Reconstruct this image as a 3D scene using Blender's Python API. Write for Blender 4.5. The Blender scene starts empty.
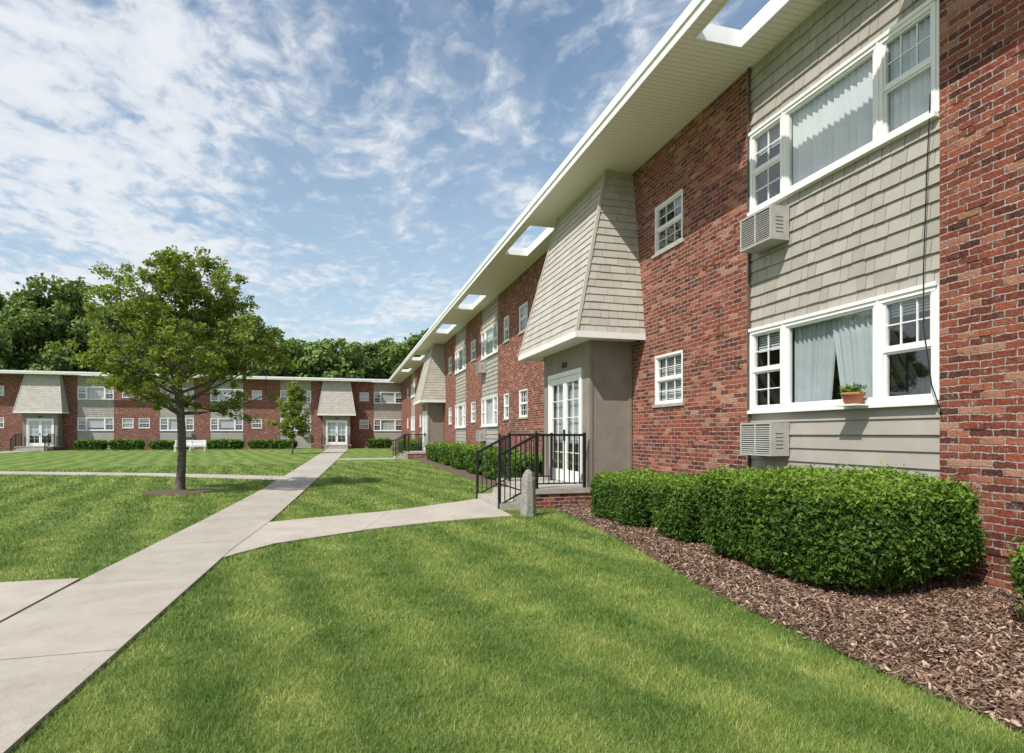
import bpy, math, numpy as np
from mathutils import Vector
rng = np.random.default_rng(7)
D = bpy.data
scene = bpy.context.scene
coll = scene.collection

# ------------------------------------------------------------------ helpers
def new_empty(name):
    o = D.objects.new(name, None); coll.objects.link(o); o.empty_display_size = .2
    return o

def mesh_np(name, V, F, mat=None, parent=None, attr=None, smooth=False):
    V = np.asarray(V, dtype=np.float32).reshape(-1, 3)
    F = np.asarray(F, dtype=np.int32)
    n, k = F.shape
    me = D.meshes.new(name)
    me.vertices.add(len(V)); me.vertices.foreach_set('co', V.ravel())
    me.loops.add(n*k); me.loops.foreach_set('vertex_index', F.ravel())
    me.polygons.add(n)
    me.polygons.foreach_set('loop_start', np.arange(0, n*k, k, dtype=np.int32))
    me.polygons.foreach_set('loop_total', np.full(n, k, dtype=np.int32))
    me.polygons.foreach_set('use_smooth', np.full(n, smooth, dtype=bool))
    if mat: me.materials.append(mat)
    if attr is not None:
        a = me.attributes.new('v', 'FLOAT', 'POINT')
        a.data.foreach_set('value', np.asarray(attr, dtype=np.float32))
    me.update(calc_edges=True)
    o = D.objects.new(name, me); coll.objects.link(o)
    if parent: o.parent = parent
    return o

def base_mat(name):
    m = D.materials.new(name); m.use_nodes = True
    nt = m.node_tree; b = nt.nodes['Principled BSDF']
    return m, nt, b

def mathn(nt, op, a, b=None, c=None, clamp=False):
    n = nt.nodes.new('ShaderNodeMath'); n.operation = op; n.use_clamp = clamp
    for i, x in enumerate((a, b, c)):
        if x is None: continue
        if isinstance(x, (int, float)): n.inputs[i].default_value = x
        else: nt.links.new(x, n.inputs[i])
    return n.outputs[0]

def ramp(nt, fac, stops, interp='LINEAR'):
    r = nt.nodes.new('ShaderNodeValToRGB'); r.color_ramp.interpolation = interp
    e = r.color_ramp.elements
    while len(e) < len(stops): e.new(0.5)
    for el, (p, c) in zip(e, stops):
        el.position = p; el.color = (c[0], c[1], c[2], 1)
    nt.links.new(fac, r.inputs[0]); return r.outputs[0]

def noise(nt, vec, scale, detail=4, rough=.6, dist=0.0):
    n = nt.nodes.new('ShaderNodeTexNoise')
    n.inputs['Scale'].default_value = scale; n.inputs['Detail'].default_value = detail
    n.inputs['Roughness'].default_value = rough; n.inputs['Distortion'].default_value = dist
    if vec is not None: nt.links.new(vec, n.inputs['Vector'])
    return n.outputs[0]

def pos(nt):
    return nt.nodes.new('ShaderNodeNewGeometry').outputs['Position']

def mixc(nt, fac, a, b, mode='MIX'):
    n = nt.nodes.new('ShaderNodeMix'); n.data_type = 'RGBA'; n.blend_type = mode
    ins = [s for s in n.inputs if s.type == 'RGBA']
    f = n.inputs[0]
    if isinstance(fac, (int, float)): f.default_value = fac
    else: nt.links.new(fac, f)
    for s, x in zip(ins, (a, b)):
        if isinstance(x, tuple): s.default_value = (x[0], x[1], x[2], 1)
        else: nt.links.new(x, s)
    return [s for s in n.outputs if s.type == 'RGBA'][0]

def bump(nt, b, h, strength=.5, dist=.01):
    n = nt.nodes.new('ShaderNodeBump'); n.inputs['Strength'].default_value = strength
    n.inputs['Distance'].default_value = dist
    nt.links.new(h, n.inputs['Height']); nt.links.new(n.outputs[0], b.inputs['Normal'])

def nmat(name, c1, c2, scale=3, rough=.8, bstr=0, bscale=60, bdist=.004, metal=0, attr=False, spec=None):
    m, nt, b = base_mat(name)
    p = pos(nt)
    f = noise(nt, p, scale, 4, .65)
    if attr:
        a = nt.nodes.new('ShaderNodeAttribute'); a.attribute_name = 'v'
        f = mathn(nt, 'ADD', mathn(nt, 'MULTIPLY', f, .65), mathn(nt, 'MULTIPLY', a.outputs['Fac'], .35))
    nt.links.new(ramp(nt, f, [(.3, c1), (.7, c2)]), b.inputs['Base Color'])
    b.inputs['Roughness'].default_value = rough; b.inputs['Metallic'].default_value = metal
    if spec is not None: b.inputs['Specular IOR Level'].default_value = spec
    if bstr: bump(nt, b, noise(nt, p, bscale, 3, .6), bstr, bdist)
    return m

# ------------------------------------------------------------------ materials
def brick_mat():
    m, nt, b = base_mat('brick')
    p = pos(nt)
    s = nt.nodes.new('ShaderNodeSeparateXYZ'); nt.links.new(p, s.inputs[0])
    u = mathn(nt, 'ADD', s.outputs[0], s.outputs[1])
    wob = noise(nt, p, 9, 3, .7)
    u = mathn(nt, 'ADD', u, mathn(nt, 'MULTIPLY', mathn(nt, 'SUBTRACT', wob, .5), .04))
    v = mathn(nt, 'ADD', s.outputs[2], mathn(nt, 'MULTIPLY', mathn(nt, 'SUBTRACT', wob, .5), -.04))
    c = nt.nodes.new('ShaderNodeCombineXYZ'); nt.links.new(u, c.inputs[0]); nt.links.new(v, c.inputs[1])
    t = nt.nodes.new('ShaderNodeTexBrick'); nt.links.new(c.outputs[0], t.inputs['Vector'])
    t.offset = .5; t.inputs['Scale'].default_value = 1
    t.inputs['Brick Width'].default_value = .215; t.inputs['Row Height'].default_value = .0735
    t.inputs['Mortar Size'].default_value = .0092; t.inputs['Mortar Smooth'].default_value = .5
    t.inputs['Color1'].default_value = (0, 0, 0, 1); t.inputs['Color2'].default_value = (1, 1, 1, 1)
    t.inputs['Mortar'].default_value = (.5, .5, .5, 1); t.inputs['Bias'].default_value = 0
    col = ramp(nt, t.outputs['Color'], [(0, (.05, .026, .026)), (.14, (.12, .034, .028)), (.27, (.29, .065, .038)),
                                        (.42, (.13, .035, .028)), (.58, (.36, .095, .05)), (.74, (.19, .046, .034)), (.88, (.42, .15, .085)), (1, (.48, .27, .19))])
    blot = noise(nt, p, 26, 5, .75)
    col = mixc(nt, ramp(nt, blot, [(.42, (0, 0, 0)), (.74, (.6, .6, .6))]), col, (.35, .125, .08))
    sm = noise(nt, p, 10, 6, .8)
    col = mixc(nt, ramp(nt, sm, [(.32, (.8, .8, .8)), (.45, (0, 0, 0))]), col, (.06, .03, .028))
    big = noise(nt, p, .8, 2, .6)
    col = mixc(nt, 1.0, col, ramp(nt, big, [(.3, (.82, .82, .82)), (.7, (1.15, 1.12, 1.1))]), 'MULTIPLY')
    col = mixc(nt, ramp(nt, sm, [(.57, (0, 0, 0)), (.68, (.75, .75, .75))]), col, (.50, .41, .36))
    mort = ramp(nt, blot, [(.3, (.17, .13, .11)), (.5, (.40, .34, .30)), (.68, (.62, .56, .51))])
    col = mixc(nt, t.outputs['Fac'], col, mort)
    nt.links.new(col, b.inputs['Base Color'])
    b.inputs['Roughness'].default_value = .9; b.inputs['Specular IOR Level'].default_value = .2
    inv = mathn(nt, 'SUBTRACT', 1.0, t.outputs['Fac'])
    h = mathn(nt, 'ADD', inv, mathn(nt, 'MULTIPLY', blot, 1.3))
    h = mathn(nt, 'ADD', h, mathn(nt, 'MULTIPLY', t.outputs['Color'], .7))
    bump(nt, b, h, 1.0, .022)
    return m
M = {}
M['brick'] = brick_mat()
M['shake'] = nmat('vinyl_shake', (.315, .288, .252), (.405, .375, .335), 2.5, .75, .3, 40, .004, attr=True)
M['hood'] = nmat('hood_shake', (.40, .37, .325), (.49, .455, .405), 2.5, .75, .3, 40, .004, attr=True)
M['white'] = nmat('white_trim', (.76, .76, .75), (.84, .84, .84), 3, .45)
M['panel'] = nmat('taupe_panel', (.21, .185, .155), (.27, .24, .20), 4, .7, .2, 60)
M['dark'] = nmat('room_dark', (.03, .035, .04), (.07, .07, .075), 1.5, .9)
M['blind'] = nmat('blinds', (.78, .79, .79), (.85, .85, .85), 3, .7)
M['curtain'] = nmat('curtain', (.50, .55, .58), (.62, .66, .69), 3, .8)
M['black'] = nmat('black_metal', (.012, .012, .013), (.025, .025, .026), 10, .4, metal=.3)
M['concrete'] = nmat('concrete', (.30, .275, .24), (.46, .43, .38), 5, .9, .4, 120, .004)
M['ac'] = nmat('ac_body', (.36, .35, .32), (.46, .445, .41), 6, .5)
M['acd'] = nmat('ac_dark', (.07, .07, .07), (.12, .12, .115), 10, .6)
M['roof'] = nmat('roof_gravel', (.2, .2, .19), (.35, .34, .32), 30, .95)
M['stone'] = nmat('stone', (.20, .19, .175), (.38, .36, .33), 14, .9, .8, 40, .02)
M['joint'] = nmat('joint_sand', (.11, .10, .085), (.20, .18, .15), 14, .95)
M['conduit'] = nmat('conduit', (.07, .06, .05), (.12, .105, .09), 4, .6)
M['terra'] = nmat('terracotta', (.33, .12, .06), (.42, .17, .09), 10, .8)
M['bark'] = nmat('bark', (.06, .048, .038), (.16, .13, .105), 12, .95, .8, 35, .02)

def soffit_mat():
    m, nt, b = base_mat('soffit')
    p = pos(nt); s = nt.nodes.new('ShaderNodeSeparateXYZ'); nt.links.new(p, s.inputs[0])
    f = mathn(nt, 'FRACT', mathn(nt, 'MULTIPLY', s.outputs[1], 1/.10))
    line = mathn(nt, 'LESS_THAN', f, .12)
    col = mixc(nt, line, (.78, .745, .675), (.52, .49, .43))
    nt.links.new(col, b.inputs['Base Color']); b.inputs['Roughness'].default_value = .6
    bump(nt, b, mathn(nt, 'SUBTRACT', 1.0, line), .5, .004)
    return m
M['soffit'] = soffit_mat()

def glass_mat():
    m = D.materials.new('window_glass'); m.use_nodes = True; nt = m.node_tree; nt.nodes.clear()
    out = nt.nodes.new('ShaderNodeOutputMaterial'); mix = nt.nodes.new('ShaderNodeMixShader')
    tr = nt.nodes.new('ShaderNodeBsdfTransparent'); tr.inputs[0].default_value = (.84, .88, .88, 1)
    gl = nt.nodes.new('ShaderNodeBsdfGlossy'); gl.inputs['Roughness'].default_value = .02
    g = nt.nodes.new('ShaderNodeNewGeometry')
    bn = nt.nodes.new('ShaderNodeBump'); bn.inputs['Strength'].default_value = .06; bn.inputs['Distance'].default_value = .02
    nt.links.new(noise(nt, g.outputs['Position'], 1.8, 2), bn.inputs['Height']); nt.links.new(bn.outputs[0], gl.inputs['Normal'])
    dp = nt.nodes.new('ShaderNodeVectorMath'); dp.operation = 'DOT_PRODUCT'
    nt.links.new(g.outputs['Incoming'], dp.inputs[0]); nt.links.new(g.outputs['Normal'], dp.inputs[1])
    c = mathn(nt, 'ABSOLUTE', dp.outputs['Value'])
    f = mathn(nt, 'POWER', mathn(nt, 'SUBTRACT', 1.0, c, clamp=True), 5.0)
    f = mathn(nt, 'MULTIPLY_ADD', f, .85, .17, clamp=True)
    nt.links.new(f, mix.inputs[0]); nt.links.new(tr.outputs[0], mix.inputs[1]); nt.links.new(gl.outputs[0], mix.inputs[2])
    nt.links.new(mix.outputs[0], out.inputs[0]); return m
M['glass'] = glass_mat()

def leaf_mat(name, stops, transl=.35, big=(.85, 1.15), bscale=.8, rough=.55, spec=.3):
    m = D.materials.new(name); m.use_nodes = True; nt = m.node_tree; nt.nodes.clear()
    out = nt.nodes.new('ShaderNodeOutputMaterial'); mix = nt.nodes.new('ShaderNodeMixShader'); mix.inputs[0].default_value = transl
    pr = nt.nodes.new('ShaderNodeBsdfPrincipled'); pr.inputs['Roughness'].default_value = rough
    pr.inputs['Specular IOR Level'].default_value = spec
    tl = nt.nodes.new('ShaderNodeBsdfTranslucent')
    a = nt.nodes.new('ShaderNodeAttribute'); a.attribute_name = 'v'
    col = ramp(nt, a.outputs['Fac'], stops)
    if big:
        col = mixc(nt, 1.0, col, ramp(nt, noise(nt, pos(nt), bscale, 1), [(.3, (big[0],)*3), (.7, (big[1],)*3)]), 'MULTIPLY')
    nt.links.new(col, pr.inputs['Base Color'])
    if transl > 0:
        nt.links.new(mixc(nt, 1.0, col, (1.4, 1.35, .6), 'MULTIPLY'), tl.inputs[0])
        nt.links.new(pr.outputs[0], mix.inputs[1]); nt.links.new(tl.outputs[0], mix.inputs[2])
        nt.links.new(mix.outputs[0], out.inputs[0])
    else: nt.links.new(pr.outputs[0], out.inputs[0])
    return m
M['leaf'] = leaf_mat('tree_leaves', [(0, (.11, .155, .028)), (.5, (.20, .265, .05)), (1, (.32, .38, .10))], .48, None)
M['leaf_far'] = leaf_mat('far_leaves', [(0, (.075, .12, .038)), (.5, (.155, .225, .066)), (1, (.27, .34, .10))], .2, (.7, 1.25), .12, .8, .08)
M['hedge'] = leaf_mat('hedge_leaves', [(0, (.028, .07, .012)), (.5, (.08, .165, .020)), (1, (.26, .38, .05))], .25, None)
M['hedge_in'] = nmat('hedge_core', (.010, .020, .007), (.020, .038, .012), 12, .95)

def lawn_col(nt, p, base_socket):
    s = nt.nodes.new('ShaderNodeSeparateXYZ'); nt.links.new(p, s.inputs[0])
    w = noise(nt, p, .25, 1)
    q = mathn(nt, 'ADD', mathn(nt, 'ADD', s.outputs[0], mathn(nt, 'MULTIPLY', s.outputs[1], .22)), mathn(nt, 'MULTIPLY', w, 1.6))
    sn = mathn(nt, 'SINE', mathn(nt, 'MULTIPLY', q, 2*math.pi/1.05))
    st = mathn(nt, 'MULTIPLY_ADD', sn, .5, .5)
    c = mixc(nt, 1.0, base_socket, ramp(nt, st, [(.2, (.80, .87, .84)), (.8, (1.22, 1.14, 1.20))]), 'MULTIPLY')
    n1 = noise(nt, p, 1.9, 5, .75)
    return mixc(nt, 1.0, c, ramp(nt, n1, [(.32, (.60, .72, .64)), (.5, (1, 1, 1)), (.68, (1.45, 1.26, 1.42))]), 'MULTIPLY')
def ground_mat():
    m, nt, b = base_mat('lawn_ground'); p = pos(nt)
    f = noise(nt, p, 45, 5, .8)
    c = ramp(nt, f, [(.3, (.076, .125, .028)), (.5, (.148, .216, .05)), (.72, (.24, .30, .09))])
    nt.links.new(lawn_col(nt, p, c), b.inputs['Base Color'])
    b.inputs['Roughness'].default_value = .9; b.inputs['Specular IOR Level'].default_value = .1
    bump(nt, b, f, .8, .03); return m
M['ground'] = ground_mat()
def blade_mat():
    m = D.materials.new('grass_blades'); m.use_nodes = True; nt = m.node_tree; nt.nodes.clear()
    out = nt.nodes.new('ShaderNodeOutputMaterial'); mix = nt.nodes.new('ShaderNodeMixShader'); mix.inputs[0].default_value = .3
    pr = nt.nodes.new('ShaderNodeBsdfPrincipled'); pr.inputs['Roughness'].default_value = .6; pr.inputs['Specular IOR Level'].default_value = .25
    tl = nt.nodes.new('ShaderNodeBsdfTranslucent'); p = pos(nt)
    a = nt.nodes.new('ShaderNodeAttribute'); a.attribute_name = 'v'
    c = ramp(nt, a.outputs['Fac'], [(0, (.11, .19, .038)), (.55, (.22, .32, .068)), (.9, (.35, .42, .13)), (1, (.48, .43, .23))])
    c = lawn_col(nt, p, c)
    nt.links.new(c, pr.inputs['Base Color']); nt.links.new(c, tl.inputs[0])
    nt.links.new(pr.outputs[0], mix.inputs[1]); nt.links.new(tl.outputs[0], mix.inputs[2])
    nt.links.new(mix.outputs[0], out.inputs[0]); return m
M['blade'] = blade_mat()
def walk_mat():
    m, nt, b = base_mat('sidewalk_concrete'); p = pos(nt)
    c = ramp(nt, noise(nt, p, 1.3, 5, .7), [(.3, (.37, .33, .28)), (.7, (.50, .455, .395))])
    a = nt.nodes.new('ShaderNodeAttribute'); a.attribute_name = 'v'
    c = mixc(nt, 1.0, c, ramp(nt, a.outputs['Fac'], [(0, (.92, .92, .91)), (1, (1.06, 1.05, 1.04))]), 'MULTIPLY')
    c = mixc(nt, 1.0, c, ramp(nt, noise(nt, p, 160, 2, .7), [(.35, (.80, .80, .80)), (.65, (1.08, 1.08, 1.08))]), 'MULTIPLY')
    c = mixc(nt, ramp(nt, noise(nt, p, 3.5, 7, .78), [(.54, (0, 0, 0)), (.70, (.5, .5, .5))]), c, (.27, .24, .20))
    nt.links.new(c, b.inputs['Base Color']); b.inputs['Roughness'].default_value = .92
    bump(nt, b, noise(nt, p, 220, 2, .7), .35, .003); return m
M['walk'] = walk_mat()
M['mulch'] = nmat('mulch_base', (.075, .048, .034), (.20, .135, .10), 40, .95, 1.0, 60, .03)
M['chip'] = leaf_mat('mulch_chips', [(0, (.075, .044, .03)), (.5, (.25, .155, .11)), (1, (.48, .36, .28))], 0.0, None, 2, .9, .1)

# ------------------------------------------------------------------ accumulators
class Acc:
    """collects quads per material in local (s, n, z) coordinates"""
    def __init__(self, tf): self.tf = tf; self.q = {}; self.a = {}
    def quad(self, mat, pts, v=.5):
        self.q.setdefault(mat, []).append([self.tf(*p) for p in pts]); self.a.setdefault(mat, []).append(v)
    def box(self, mat, s0, s1, n0, n1, z0, z1, v=.5):
        P = [(s, n, z) for z in (z0, z1) for n in (n0, n1) for s in (s0, s1)]
        for f in ((0, 1, 3, 2), (4, 6, 7, 5), (0, 4, 5, 1), (2, 3, 7, 6), (0, 2, 6, 4), (1, 5, 7, 3)):
            self.quad(mat, [P[i] for i in f], v)
    def beam(self, mat, a, b, w):
        a = Vector(a); b = Vector(b); d = (b-a).normalized()
        up = Vector((0, 0, 1)) if abs(d.z) < .9 else Vector((0, 1, 0))
        r = d.cross(up).normalized()*w/2; t = r.cross(d).normalized()*w/2
        A = [a+r+t, a-r+t, a-r-t, a+r-t]; B = [b+r+t, b-r+t, b-r-t, b+r-t]
        for i in range(4):
            j = (i+1) % 4; self.quad(mat, [A[i], A[j], B[j], B[i]])
        self.quad(mat, A[::-1]); self.quad(mat, B)
    def emit(self, parent, names={}):
        for k, qs in self.q.items():
            V = np.array(qs, dtype=np.float32).reshape(-1, 3)
            F = np.arange(len(V)).reshape(-1, 4)
            mesh_np(names.get(k, k), V, F, M[k], parent, attr=np.repeat(self.a[k], 4))

def shingles(acc, mat, P0, P1, Q0, Q1, nrm, ch, sw, t=.016):
    """overlapping courses on the patch P0-P1 (bottom) Q0-Q1 (top)"""
    P0, P1, Q0, Q1, nrm = map(Vector, (P0, P1, Q0, Q1, nrm))
    H = ((Q0+Q1)/2-(P0+P1)/2).length; n = max(1, round(H/ch))
    for i in range(n):
        a, b = i/n, (i+1)/n
        L0, R0 = P0.lerp(Q0, a), P1.lerp(Q1, a); L1, R1 = P0.lerp(Q0, b), P1.lerp(Q1, b)
        W = (R0-L0).length
        if sw is None: cuts = [0, 1]
        else:
            cuts = [0]; x = rng.uniform(.3, 1)*sw
            while x < W-.06: cuts.append(x/W); x += sw*rng.uniform(.5, 1.4)
            cuts.append(1)
        g = 0 if sw is None else .004/max(W, .01)
        for c0, c1 in zip(cuts[:-1], cuts[1:]):
            e0, e1 = c0+(g if c0 > 0 else 0), c1-(g if c1 < 1 else 0)
            tt = t*rng.uniform(.85, 1.15); dz = rng.uniform(-.005, .005) if sw else 0
            up = (L1-L0).normalized()*dz
            bl, br = L0.lerp(R0, e0)+up, L0.lerp(R0, e1)+up
            tl, tr = L1.lerp(R1, e0), L1.lerp(R1, e1)
            v = rng.uniform(0, 1) if sw else rng.uniform(.4, .6)
            o = nrm*tt; o2 = nrm*.002
            acc.quad(mat, [bl+o, br+o, tr+o2, tl+o2], v)
            acc.quad(mat, [bl, br, br+o, bl+o], v)
            acc.quad(mat, [bl, bl+o, tl+o2, tl], v); acc.quad(mat, [br+o, br, tr, tr+o2], v)

def lite(acc, s0, s1, z0, z1, kind, n=0.0, grid=(3, 2), shade=None, low=True):
    """one window unit: frame, sashes, muntins, glass, room behind"""
    f = .045
    W = 'white'
    acc.box(W, s0, s1, n-.08, n+.025, z0, z0+f); acc.box(W, s0, s1, n-.08, n+.025, z1-f, z1)
    acc.box(W, s0, s0+f, n-.08, n+.022, z0+f, z1-f); acc.box(W, s1-f, s1, n-.08, n+.022, z0+f, z1-f)
    a0, a1, b0, b1 = s0+f, s1-f, z0+f, z1-f
    gn = n-.03
    if kind == 'hung':
        zm = (b0+b1)/2
        acc.box(W, a0, a1, n-.05, n+.008, zm-.022, zm+.022)
        e = .025
        for (c0, c1, dn) in ((b0, zm-.022, -.012), (zm+.022, b1, 0)):
            acc.box(W, a0, a0+e, n-.05, n+.004+dn, c0, c1); acc.box(W, a1-e, a1, n-.05, n+.004+dn, c0, c1)
            acc.box(W, a0+e, a1-e, n-.05, n+.002+dn, c0, c0+e); acc.box(W, a0+e, a1-e, n-.05, n+.002+dn, c1-e, c1)
        gx, gz = grid
        for (c0, c1) in ((zm+.022, b1), (b0, zm-.022)):
            for i in range(1, gx):
                x = a0+(a1-a0)*i/gx; acc.box(W, x-.007, x+.007, gn-.012, gn+.010, c0+e, c1-e)
            for j in range(1, gz):
                z = c0+(c1-c0)*j/gz; acc.box(W, a0+e, a1-e, gn-.011, gn+.009, z-.007, z+.007)
            if not low: break
    else:
        e = .03
        acc.box(W, a0, a0+e, n-.05, n+.004, b0, b1); acc.box(W, a1-e, a1, n-.05, n+.004, b0, b1)
        acc.box(W, a0+e, a1-e, n-.05, n+.002, b0, b0+e); acc.box(W, a0+e, a1-e, n-.05, n+.002, b1-e, b1)
    acc.quad('glass', [(a0, gn, b0), (a1, gn, b0), (a1, gn, b1), (a0, gn, b1)])
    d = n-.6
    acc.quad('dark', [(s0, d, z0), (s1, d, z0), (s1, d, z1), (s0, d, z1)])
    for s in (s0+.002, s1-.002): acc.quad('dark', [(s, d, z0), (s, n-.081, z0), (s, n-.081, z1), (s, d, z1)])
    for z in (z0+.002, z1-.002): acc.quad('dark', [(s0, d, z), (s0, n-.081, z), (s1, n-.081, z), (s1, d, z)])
    bn = n-.105
    if shade == 'vertical':
        x = a0; w = .088; i = 0
        while x < a1-.02:
            x2 = min(x+w*.86, a1); k = .018+.009*math.sin(i*1.7); i += 1
            acc.quad('blind', [(x, bn-k, b0), (x2, bn+k, b0), (x2, bn+k, b1), (x, bn-k, b1)]); x += w
    elif shade == 'curtain':
        for side in (0, 1):
            K = 56
            for i in range(K):
                def P(k, top):
                    t = k/K
                    wid = (a1-a0)*(.52 if top else (.40 if side == 0 else .44))
                    x = a0+t*wid if side == 0 else a1-t*wid
                    return (x, bn-side*.03+.018*math.sin(k*.95+side)+.006*math.sin(k*2.3), b1 if top else b0)
                acc.quad('curtain', [P(i, 0), P(i+1, 0), P(i+1, 1), P(i, 1)])
    elif shade is not None:   # horizontal blind lowered by fraction
        zb = b1-(b1-b0)*shade; z = b1
        while z > zb:
            acc.quad('blind', [(a0, bn-.008, z), (a1, bn-.008, z), (a1, bn+.010, z-.028), (a0, bn+.010, z-.028)]); z -= .034

def ac_unit(acc, s0, s1, z0, z1, n1=.30):
    acc.box('ac', s0, s1, 0, n1-.02, z0, z1)
    f = .025
    acc.box('acd', s0+f, s1-f, n1-.02, n1-.012, z0+f, z1-f)
    acc.box('ac', s0, s1, n1-.02, n1, z0, z0+f); acc.box('ac', s0, s1, n1-.02, n1, z1-f, z1)
    acc.box('ac', s0, s0+f, n1-.02, n1, z0+f, z1-f); acc.box('ac', s1-f, s1, n1-.02, n1, z0+f, z1-f)
    z = z0+f+.012
    while z < z1-f-.012:
        acc.quad('ac', [(s0+f, n1-.003, z), (s1-f, n1-.003, z), (s1-f, n1-.010, z+.011), (s0+f, n1-.010, z+.011)]); z += .030
    sm = s0+(s1-s0)*.5
    acc.box('ac', sm-.012, sm+.012, n1-.012, n1+.002, z0+f, z1-f)
    for k in range(5):
        z = z0+.1+k*.05
        acc.box('acd', s0-.003, s0, .10, n1-.08, z, z+.012); acc.box('acd', s1, s1+.003, .10, n1-.08, z, z+.012)

ZW = [(1.85, 3.02), (4.80, 5.95)]     # bay windows
ZS = [(2.07, 3.02), (5.00, 5.92)]     # small windows
ZR = 7.0
def building(name, tf, smin, smax, bays, smalls, hoods, openings, roof_rng, depth=10, near_bay=None, ov=1.37):
    root = new_empty(name); acc = Acc(tf)
    cuts = sorted([smin, smax]+[x for b in bays for x in b])
    segs = []
    for a, b in zip(cuts[:-1], cuts[1:]):
        if any(abs(a-x[0]) < 1e-6 and abs(b-x[1]) < 1e-6 for x in bays): continue
        segs.append((a, b))
    for a, b in segs:
        hs = [(c-w/2, c+w/2) for c, w in smalls if a < c < b]
        S = sorted([a, b]+[x for h in hs for x in h]); Z = sorted([0, ZR+.05]+[z for p in ZS for z in p])
        for i in range(len(S)-1):
            for j in range(len(Z)-1):
                sm, zm = (S[i]+S[i+1])/2, (Z[j]+Z[j+1])/2
                if any(h[0] < sm < h[1] for h in hs) and any(p[0] < zm < p[1] for p in ZS): continue
                acc.quad('brick', [(S[i], 0, Z[j]), (S[i+1], 0, Z[j]), (S[i+1], 0, Z[j+1]), (S[i], 0, Z[j+1])])
        for e in (a, b):
            acc.quad('brick', [(e, 0, 0), (e, -.12, 0), (e, -.12, ZR), (e, 0, ZR)])
        for h in hs:
            for p in ZS:
                for s in h: acc.quad('brick', [(s, 0, p[0]), (s, -.09, p[0]), (s, -.09, p[1]), (s, 0, p[1])])
                for z in p: acc.quad('brick', [(h[0], 0, z), (h[0], -.09, z), (h[1], -.09, z), (h[1], 0, z)])
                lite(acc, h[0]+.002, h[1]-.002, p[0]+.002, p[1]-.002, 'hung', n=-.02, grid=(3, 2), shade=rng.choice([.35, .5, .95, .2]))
                acc.box('concrete', h[0]-.06, h[1]+.06, -.02, .035, p[0]-.055, p[0]-.001)
    for bi, (a, b) in enumerate(bays):
        nb = -.035
        zs = [(.06, ZW[0][0]), (ZW[0][1], ZW[1][0]), (ZW[1][1], ZR)]
        for k, (z0, z1) in enumerate(zs):
            acc.quad('shake', [(a, nb, z0-.06), (b, nb, z0-.06), (b, nb, z1), (a, nb, z1)], .1)
            shingles(acc, 'shake', (a, nb, z0), (b, nb, z0), (a, nb, z1), (b, nb, z1), (0, 1, 0), .172, .21 if k else None, .027)
        wa, wb = a+.03, b-.03; W = wb-wa
        c1, c2 = wa+W*.235, wa+W*.76
        near = near_bay is not None and bi == near_bay
        for k, (z0, z1) in enumerate(ZW):
            up = 'vertical' if (k == 1 or not near) else 'curtain'
            if not near and rng.random() < .4: up = rng.choice([.5, .8])
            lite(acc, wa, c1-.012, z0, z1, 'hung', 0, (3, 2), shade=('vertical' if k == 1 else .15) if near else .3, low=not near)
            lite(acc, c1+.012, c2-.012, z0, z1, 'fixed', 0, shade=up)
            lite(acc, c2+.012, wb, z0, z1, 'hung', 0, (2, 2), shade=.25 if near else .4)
            for c in (c1, c2): acc.box('white', c-.012, c+.012, -.05, .035, z0, z1)
            acc.box('white', wa-.02, wb+.02, -.03, .06, z0-.05, z0-.001)
            acc.box('white', wa-.02, wb+.02, -.03, .04, z1+.001, z1+.045)
            for e, f2 in ((a+.001, wa-.001), (wb+.001, b-.001)): acc.box('white', e, f2, -.034, .01, z0, z1)
        if near or bi % 2 == 0:
            for z0 in (4.15, 1.2):
                ac_unit(acc, b-.82, b-.17, z0, z0+.46, .30)
    rails = []
    for a, b in hoods:
        o = 1.48; ti = .54; tn = .60; zb = 3.50
        A0, A1, B0, B1 = (a, 0, zb), (a, o, zb), (b, 0, zb), (b, o, zb)
        TA0, TA1, TB0, TB1 = (a+ti, 0, ZR), (a+ti, tn, ZR), (b-ti, 0, ZR), (b-ti, tn, ZR)
        nf = Vector((0, ZR-zb, o-tn)).normalized()
        nl = Vector((-(ZR-zb), 0, ti)).normalized(); nr_ = Vector((ZR-zb, 0, ti)).normalized()
        acc.quad('hood', [A1, B1, TB1, TA1], .1); acc.quad('hood', [A0, A1, TA1, TA0], .1); acc.quad('hood', [B1, B0, TB0, TB1], .1)
        shingles(acc, 'hood', A1, B1, TA1, TB1, nf, .165, .30, .02)
        shingles(acc, 'hood', A0, A1, TA0, TA1, nl, .165, .30, .02)
        shingles(acc, 'hood', B1, B0, TB1, TB0, nr_, .165, .30, .02)
        for p, q in ((A1, TA1), (B1, TB1)):
            acc.beam('hood', Vector(p)+Vector((0, .01, 0)), Vector(q)+Vector((0, .01, 0)), .06)
        acc.box('white', a-.03, b+.03, o-.02, o+.035, zb-.10, zb+.02)
        acc.box('white', a-.03, a+.02, 0, o-.02, zb-.10, zb+.02); acc.box('white', b-.02, b+.03, 0, o-.02, zb-.10, zb+.02)
        acc.quad('soffit', [(a+.02, 0, zb-.06), (b-.02, 0, zb-.06), (b-.02, o-.02, zb-.06), (a+.02, o-.02, zb-.06)])
        c, d, pn, fl = a+.54, b-.54, .99, .40
        zt = zb-.06
        for s, sg in ((c, -1), (d, 1)):
            acc.quad('panel', [(s, 0, fl), (s, pn, fl), (s, pn, zt), (s, 0, zt)])
            for n0 in (0.03, pn-.07):
                acc.box('panel', min(s, s+sg*.02), max(s, s+sg*.02), n0, n0+.07, fl+.12, zt-.1)
            acc.box('panel', min(s, s+sg*.022), max(s, s+sg*.022), 0.0, pn+.02, zt-.1, zt-.002)
            acc.box('panel', min(s, s+sg*.025), max(s, s+sg*.025), 0.0, pn+.02, fl, fl+.12)
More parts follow.
